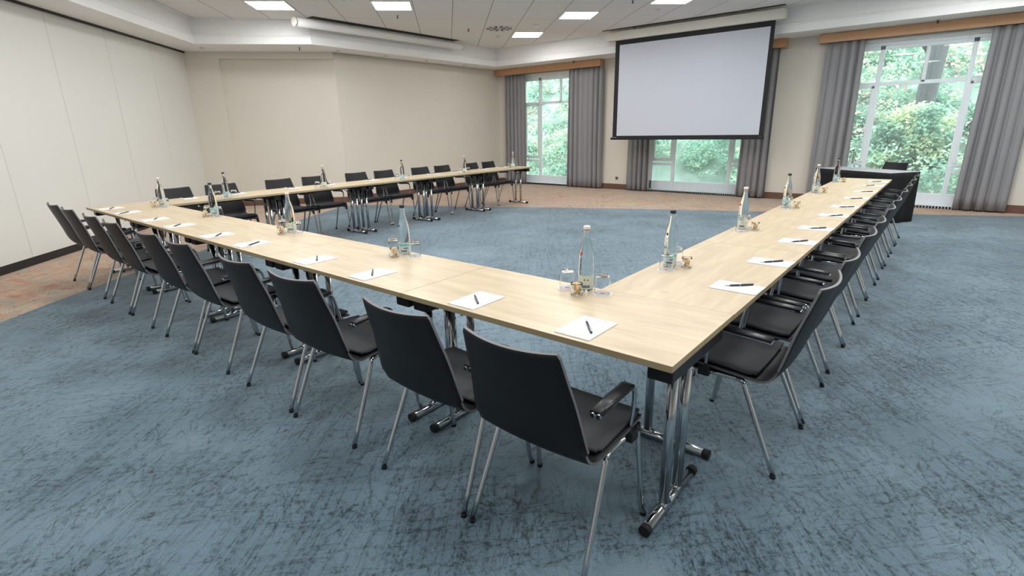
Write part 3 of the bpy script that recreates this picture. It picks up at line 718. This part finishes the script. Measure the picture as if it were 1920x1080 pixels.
def rad(z):
    for (r0, z0), (r1, z1) in zip(bprof[1:-1], bprof[2:]):
        if z0 <= z <= z1: return r0+(r1-r0)*(z-z0)/(z1-z0+1e-9)+.0006
    return .035
def make_bottle(kind):
    root = empty('water_bottle'); k = MB(); k.lathe(bprof, 'glass_water', 28); k.build('bottle_body', root)
    capm = 'cap_white' if kind == 'red' else 'cap_dark'
    k = MB(); k.lathe([(.0150, .284), (.0155, .286), (.0155, .299), (.0145, .301), (0, .301)], capm, 24)
    if kind == 'red': k.lathe([(.0157, .284), (.0157, .287)], 'red', 24)
    k.build('cap', root)
    k = MB(); z0, z1 = .014, .078; n_ = 20; a0, a1 = R(-150), R(150)
    vs = [(.0351*math.cos(a0+(a1-a0)*i/n_), .0351*math.sin(a0+(a1-a0)*i/n_), z) for z in (z0, z1) for i in range(n_+1)]
    k.add(vs, [(i, i+1, n_+2+i, n_+1+i) for i in range(n_)], 'label_cream' if kind == 'red' else 'label_blue', True)
    lb = k.build('paper_label', root)
    k = MB()
    def strip(b0, b1, z0, z1, m):
        n2 = 6; vs = [(.0356*math.cos(b0+(b1-b0)*i/n2), .0356*math.sin(b0+(b1-b0)*i/n2), z) for z in (z0, z1) for i in range(n2+1)]
        k.add(vs, [(i, i+1, n2+2+i, n2+1+i) for i in range(n2)], m)
    if kind == 'red':
        strip(R(-35), R(25), .022, .034, 'ink'); strip(R(-20), R(-12), .056, .062, 'letter_dark'); strip(R(5), R(13), .055, .061, 'letter_dark')
    else:
        strip(R(-70), R(60), .058, .070, 'teal'); strip(R(-40), R(20), .022, .032, 'ink'); strip(R(-10), R(30), .040, .048, 'ink')
    k.build('label_print', lb)
    k = MB(); a = R(-52)
    glyphs(k, a, .086, .158, rad, 'letter_dark' if kind == 'red' else 'letter_blue')
    k.build('side_lettering', root)
    k = MB(); c_ = (rad(.178)*math.cos(a), rad(.178)*math.sin(a), .178); n_ = 14
    t1 = Vector((-math.sin(a), math.cos(a), 0)); t2 = Vector((math.cos(a)*-.12, math.sin(a)*-.12, 1)).normalized()
    vs = []
    for i in range(n_):
        q = Vector(c_)+t1*.0075*math.cos(2*PI*i/n_)+t2*.0075*math.sin(2*PI*i/n_); ra = math.hypot(q.x, q.y); s = (rad(q.z)+.0004)/ra; vs.append((q.x*s, q.y*s, q.z))
    k.add(vs, [tuple(range(n_))], 'red' if kind == 'red' else 'letter_blue'); k.build('round_mark', root)
    return root
def make_tumbler():
    root = empty('upturned_tumbler'); k = MB()
    # upside down glass: open rim below, thick base on top
    k.lathe([(.0365, .001), (.0368, .004), (.0345, .060), (.0310, .080), (.0255, .089), (0, .090)], 'glass_clear', 28)
    k2 = MB(); 
    prof = [(.0347, .001), (.0350, .004), (.0328, .060), (.0290, .076), (.0235, .080), (0, .081)]
    o = len(k.v); k.lathe(prof, 'glass_clear', 28)
    # rim bridge
    n_ = 28; k.f = [f for f in k.f if not (len(f) == n_)]
    k.m = k.m[:len(k.f)]; k.sm = k.sm[:len(k.f)]; 
    for i in range(n_): k.f.append((i, (i+1) % n_, o+(i+1) % n_, o+i)); k.m.append(0); k.sm.append(True)
    k.build('glass_body', root)
    return root
def make_coaster():
    root = empty('paper_coaster'); k = MB(); n_ = 40; k.lathe([(.043, 0), (.0435, .0008), (.043, .0012), (0, .0012)], 'coaster', n_); k.build('disc', root)
    k = MB(); k.box(-.012, .012, -.004, .004, .0013, .0015, 'red'); k.box(-.006, .006, .006, .010, .0013, .0015, 'red'); k.build('printed_mark', root)
    return root
def make_jar():
    root = empty('snack_jar'); k = MB(); n_ = 24
    k.lathe([(.0, .0005), (.024, .0005), (.0275, .004), (.0285, .030), (.0262, .048), (.0270, .056)], 'glass_clear', n_); o = len(k.v)
    k.lathe([(.0, .005), (.022, .005), (.0255, .008), (.0262, .030), (.0240, .048), (.0248, .056)], 'glass_clear', n_)
    k.f = [f for f in k.f if len(f) != n_]; k.m = k.m[:len(k.f)]; k.sm = k.sm[:len(k.f)]
    a = 5*n_; b = o+5*n_
    for i in range(n_): k.f.append((a+i, a+(i+1) % n_, b+(i+1) % n_, b+i)); k.m.append(0); k.sm.append(True)
    k.build('jar_glass', root)
    k = MB(); rr = random.Random(3)
    for i in range(34):
        zz = rr.uniform(.010, .052); q = rr.uniform(0, .0165); an = rr.uniform(0, 2*PI); cx, cy = q*math.cos(an), q*math.sin(an); s = rr.uniform(.0045, .0065)
        k.lathe([(0, -s), (s*.8, -s*.6), (s, 0), (s*.8, s*.6), (0, s)], rr.choice(['amber', 'cream_piece', 'amber', 'cream_piece', 'cream_piece']), 7, (cx, cy, zz))
    tag(k.build('snack_pieces', root), kind='stuff')
    return root
BR = make_bottle('red'); BB = make_bottle('blue'); TB = make_tumbler(); CO = make_coaster(); JR = make_jar()
cnt = dict(red=0, blue=0, t=0, j=0)
view = math.atan2(-1.46, .56)
def drinkset(x, y, row, kind, where, ztop=TH, glasses=True, jar=True, j=0):
    """row: 'F' runs along x, 'R' / 'L' along y"""
    capw = 'white capped' if kind == 'red' else 'dark capped'
    rr = random.Random(int(abs(x*100)+abs(y*37)))
    az = math.atan2(-1.464-y, .563-x)+R(rr.uniform(-12, 14))
    z = ztop+.0003
    if cnt[kind] == 0 : o = BR if kind == 'red' else BB
    else: o = copy_tree(BR if kind == 'red' else BB)
    cnt[kind] += 1
    o.location = (x, y, z); o.rotation_euler = (0, 0, az); tag(o, '%s glass water bottle %s' % (capw, where), 'bottle', 'water bottles on the tables')
    along = (1, 0) if row == 'F' else (0, 1); inw = {'F': (0, -1), 'R': (1, 0), 'L': (-1, 0)}[row]
    if glasses:
        for s, side in ((1, 'right of' if row == 'F' else 'beyond'), (-1, 'left of' if row == 'F' else 'nearer than')):
            gx = x+along[0]*s*.088+inw[0]*(.0 if s > 0 else .02); gy = y+along[1]*s*.088+inw[1]*(.0 if s > 0 else .02)
            c = CO if cnt['t'] == 0 else copy_tree(CO); c.location = (gx, gy, z); c.rotation_euler = (0, 0, az+R(90))
            tag(c, 'white coaster %s the bottle %s' % (side, where), 'coaster', 'paper coasters')
            g = TB if cnt['t'] == 0 else copy_tree(TB); g.location = (gx, gy, z+.0016); cnt['t'] += 1
            tag(g, 'upturned clear tumbler %s the bottle %s' % (side, where), 'glass', 'upturned tumblers')
    if jar:
        jx = x+inw[0]*.085+along[0]*.005; jy = y+inw[1]*.085+along[1]*.02
        q = JR if cnt['j'] == 0 else copy_tree(JR); cnt['j'] += 1; q.location = (jx, jy, z); q.rotation_euler = (0, 0, rr.uniform(0, 6))
        tag(q, 'jar of amber and cream snacks beside bottle %s' % where, 'jar', 'small snack jars')
drinkset(-.645, .535, 'F', 'red', 'at the near corner of the tables')
drinkset(-1.925, .535, 'F', 'blue', 'second from near corner, front row')
drinkset(-3.233, .52, 'F', 'red', 'in the middle of the front row')
drinkset(-4.67, .55, 'F', 'blue', 'second from left end, front row')
drinkset(-5.89, .52, 'F', 'red', 'at the left end of the front row')
drinkset(-.515, 1.178, 'R', 'blue', 'closest to near corner, right row')
drinkset(-.525, 2.476, 'R', 'red', 'second from near corner, right row')
drinkset(-.527, 3.779, 'R', 'blue', 'in the middle of the right row')
drinkset(-.535, 5.126, 'R', 'red', 'second from far end, right row')
drinkset(-.545, 6.48, 'R', 'blue', 'at the far end of the right row')
XL = -5*TL
drinkset(-6.03, 1.24, 'L', 'blue', 'closest to front, left row', jar=False)
drinkset(-6.07, 2.556, 'L', 'red', 'second from front, left row')
drinkset(-6.08, 3.935, 'L', 'blue', 'in the middle of the left row', jar=False)
drinkset(-6.12, 5.38, 'L', 'red', 'second from window end, left row', jar=False)
drinkset(-6.15, 6.78, 'L', 'red', 'at the window end of the left row')
bp_ = NPt+ld*.90+sd*.28
drinkset(bp_[0], bp_[1], 'R', 'blue', 'on the black draped presenter table', ztop=.752, glasses=False, jar=False)

# ------------------------------------------------------------------ outside: planted bank and tree
k = MB(); ys = [10.72, 11.3, 12, 14, 17, 21, 28]; zs = [-.15, -.1, .35, 1.9, 4.0, 7.0, 12.5]; vs = []; fs = []
xs_ = [-26+2*i for i in range(21)]
for j, (y, z) in enumerate(zip(ys, zs)):
    for i, x in enumerate(xs_): vs.append((x, y, z+(.15*math.sin(x*1.3+y) if j > 1 else 0)))
nxx = len(xs_)
for j in range(len(ys)-1):
    for i in range(nxx-1): fs.append((j*nxx+i, j*nxx+i+1, (j+1)*nxx+i+1, (j+1)*nxx+i))
k.add(vs, fs, 'soil', True); o = k.build('hillside'); tag(o, 'earth bank rising behind the windows', kind='structure')
def leaves(name, n_, gen, size, m, label, cat):
    c = gen(n_); a = rng.uniform(0, 2*PI, n_); el = rng.uniform(-.9, .9, n_); roll = rng.uniform(-1, 1, n_)
    d = np.stack([np.cos(a)*np.cos(el), np.sin(a)*np.cos(el), np.sin(el)], 1)
    s = np.cross(d, np.array([0, 0, 1.])); s /= np.linalg.norm(s, axis=1)[:, None]; up = np.cross(s, d); s = s*np.cos(roll)[:, None]+up*np.sin(roll)[:, None]
    sz = rng.uniform(.6, 1.4, n_)[:, None]*size; nn = np.cross(s, d)
    V = np.stack([c-d*sz, c+s*sz*.55+nn*sz*.12, c+d*sz, c-s*sz*.55+nn*sz*.12], 1).reshape(-1, 3)
    me = bpy.data.meshes.new(name); me.vertices.add(n_*4); me.vertices.foreach_set('co', V.ravel().astype(np.float32))
    me.loops.add(n_*6); idx = np.arange(n_)*4; L = np.stack([idx, idx+1, idx+2, idx, idx+2, idx+3], 1).ravel().astype(np.int32)
    me.loops.foreach_set('vertex_index', L); me.polygons.add(n_*2); me.polygons.foreach_set('loop_start', (np.arange(n_*2)*3).astype(np.int32))
    me.update(calc_edges=True); me.validate(); me.materials.append(MATS[m]); o = bpy.data.objects.new(name, me); col.objects.link(o)
    tag(o, label, cat, kind='stuff'); return o
def hillz(y): return np.interp(y, ys, zs)
def clumps(nc, x0, x1, y0, y1, rad_, zoff=0):
    cx = rng.uniform(x0, x1, nc); cy = rng.uniform(y0, y1, nc); cr = rng.uniform(.6, 1.3, nc)*rad_
    def gen(n_):
        k_ = rng.integers(0, nc, n_); v = rng.normal(size=(n_, 3)); v /= np.linalg.norm(v, axis=1)[:, None]; v *= (rng.uniform(.55, 1, n_)[:, None])
        p = v*cr[k_][:, None]; p[:, 0] += cx[k_]; p[:, 1] += cy[k_]; p[:, 2] = p[:, 2]*.8+hillz(cy[k_])+cr[k_]*.35+zoff
        b_ = (np.abs(p[:, 0]+.03) < .42) & (p[:, 1] < 13.4) & (p[:, 2] > 1.80); p[b_, 0] += 1.0; return p
    return gen
leaves('undergrowth', 260000, clumps(980, -19, 8, 11.35, 18.5, .46), .046, 'leaf_green', 'dense pale green undergrowth covering the bank outside the windows', 'undergrowth')
leaves('flowering_undergrowth', 6000, clumps(110, -14, 6, 12.3, 16, .5, .2), .05, 'leaf_red', 'reddish leaved plants among the green undergrowth outside the windows', 'undergrowth')
def low_bush(n_):
    v = rng.normal(size=(n_, 3)); v /= np.linalg.norm(v, axis=1)[:, None]; v *= rng.uniform(.6, 1, n_)[:, None]; return v*np.array([.75, .35, .75])+np.array([-.1, 12.45, 1.12])
leaves('bush', 5000, low_bush, .046, 'leaf_green', 'leafy bush hiding the foot of the dark tree trunk outside the right window', 'bush')
def crown(n_):
    v = rng.normal(size=(n_, 3)); v[:, 2] *= .5; return v*np.array([5, 1.5, 1.6])+np.array([-3, 18, 8.2])
leaves('tree_foliage', 60000, crown, .10, 'leaf_green', 'loose green tree foliage high on the bank outside', 'foliage')
root = empty('tree', (-.10, 13.0, float(hillz(13.0))-.3)); tag(root, 'dark grey tree trunk standing on the bank outside the large right window', 'tree')
k = MB(); k.tube([(0, 0, 0), (.02, 0, .8), (.07, .05, 2.2), (.12, .1, 6)], [.24, .17, .18, .15], 'bark', 18); k.build('trunk', root)
k = MB(); k.tube([(0, .02, 2.0), (-.5, 0, 2.7), (-1.3, .1, 3.4)], [.10, .08, .04], 'bark', 10); k.build('branch', root)
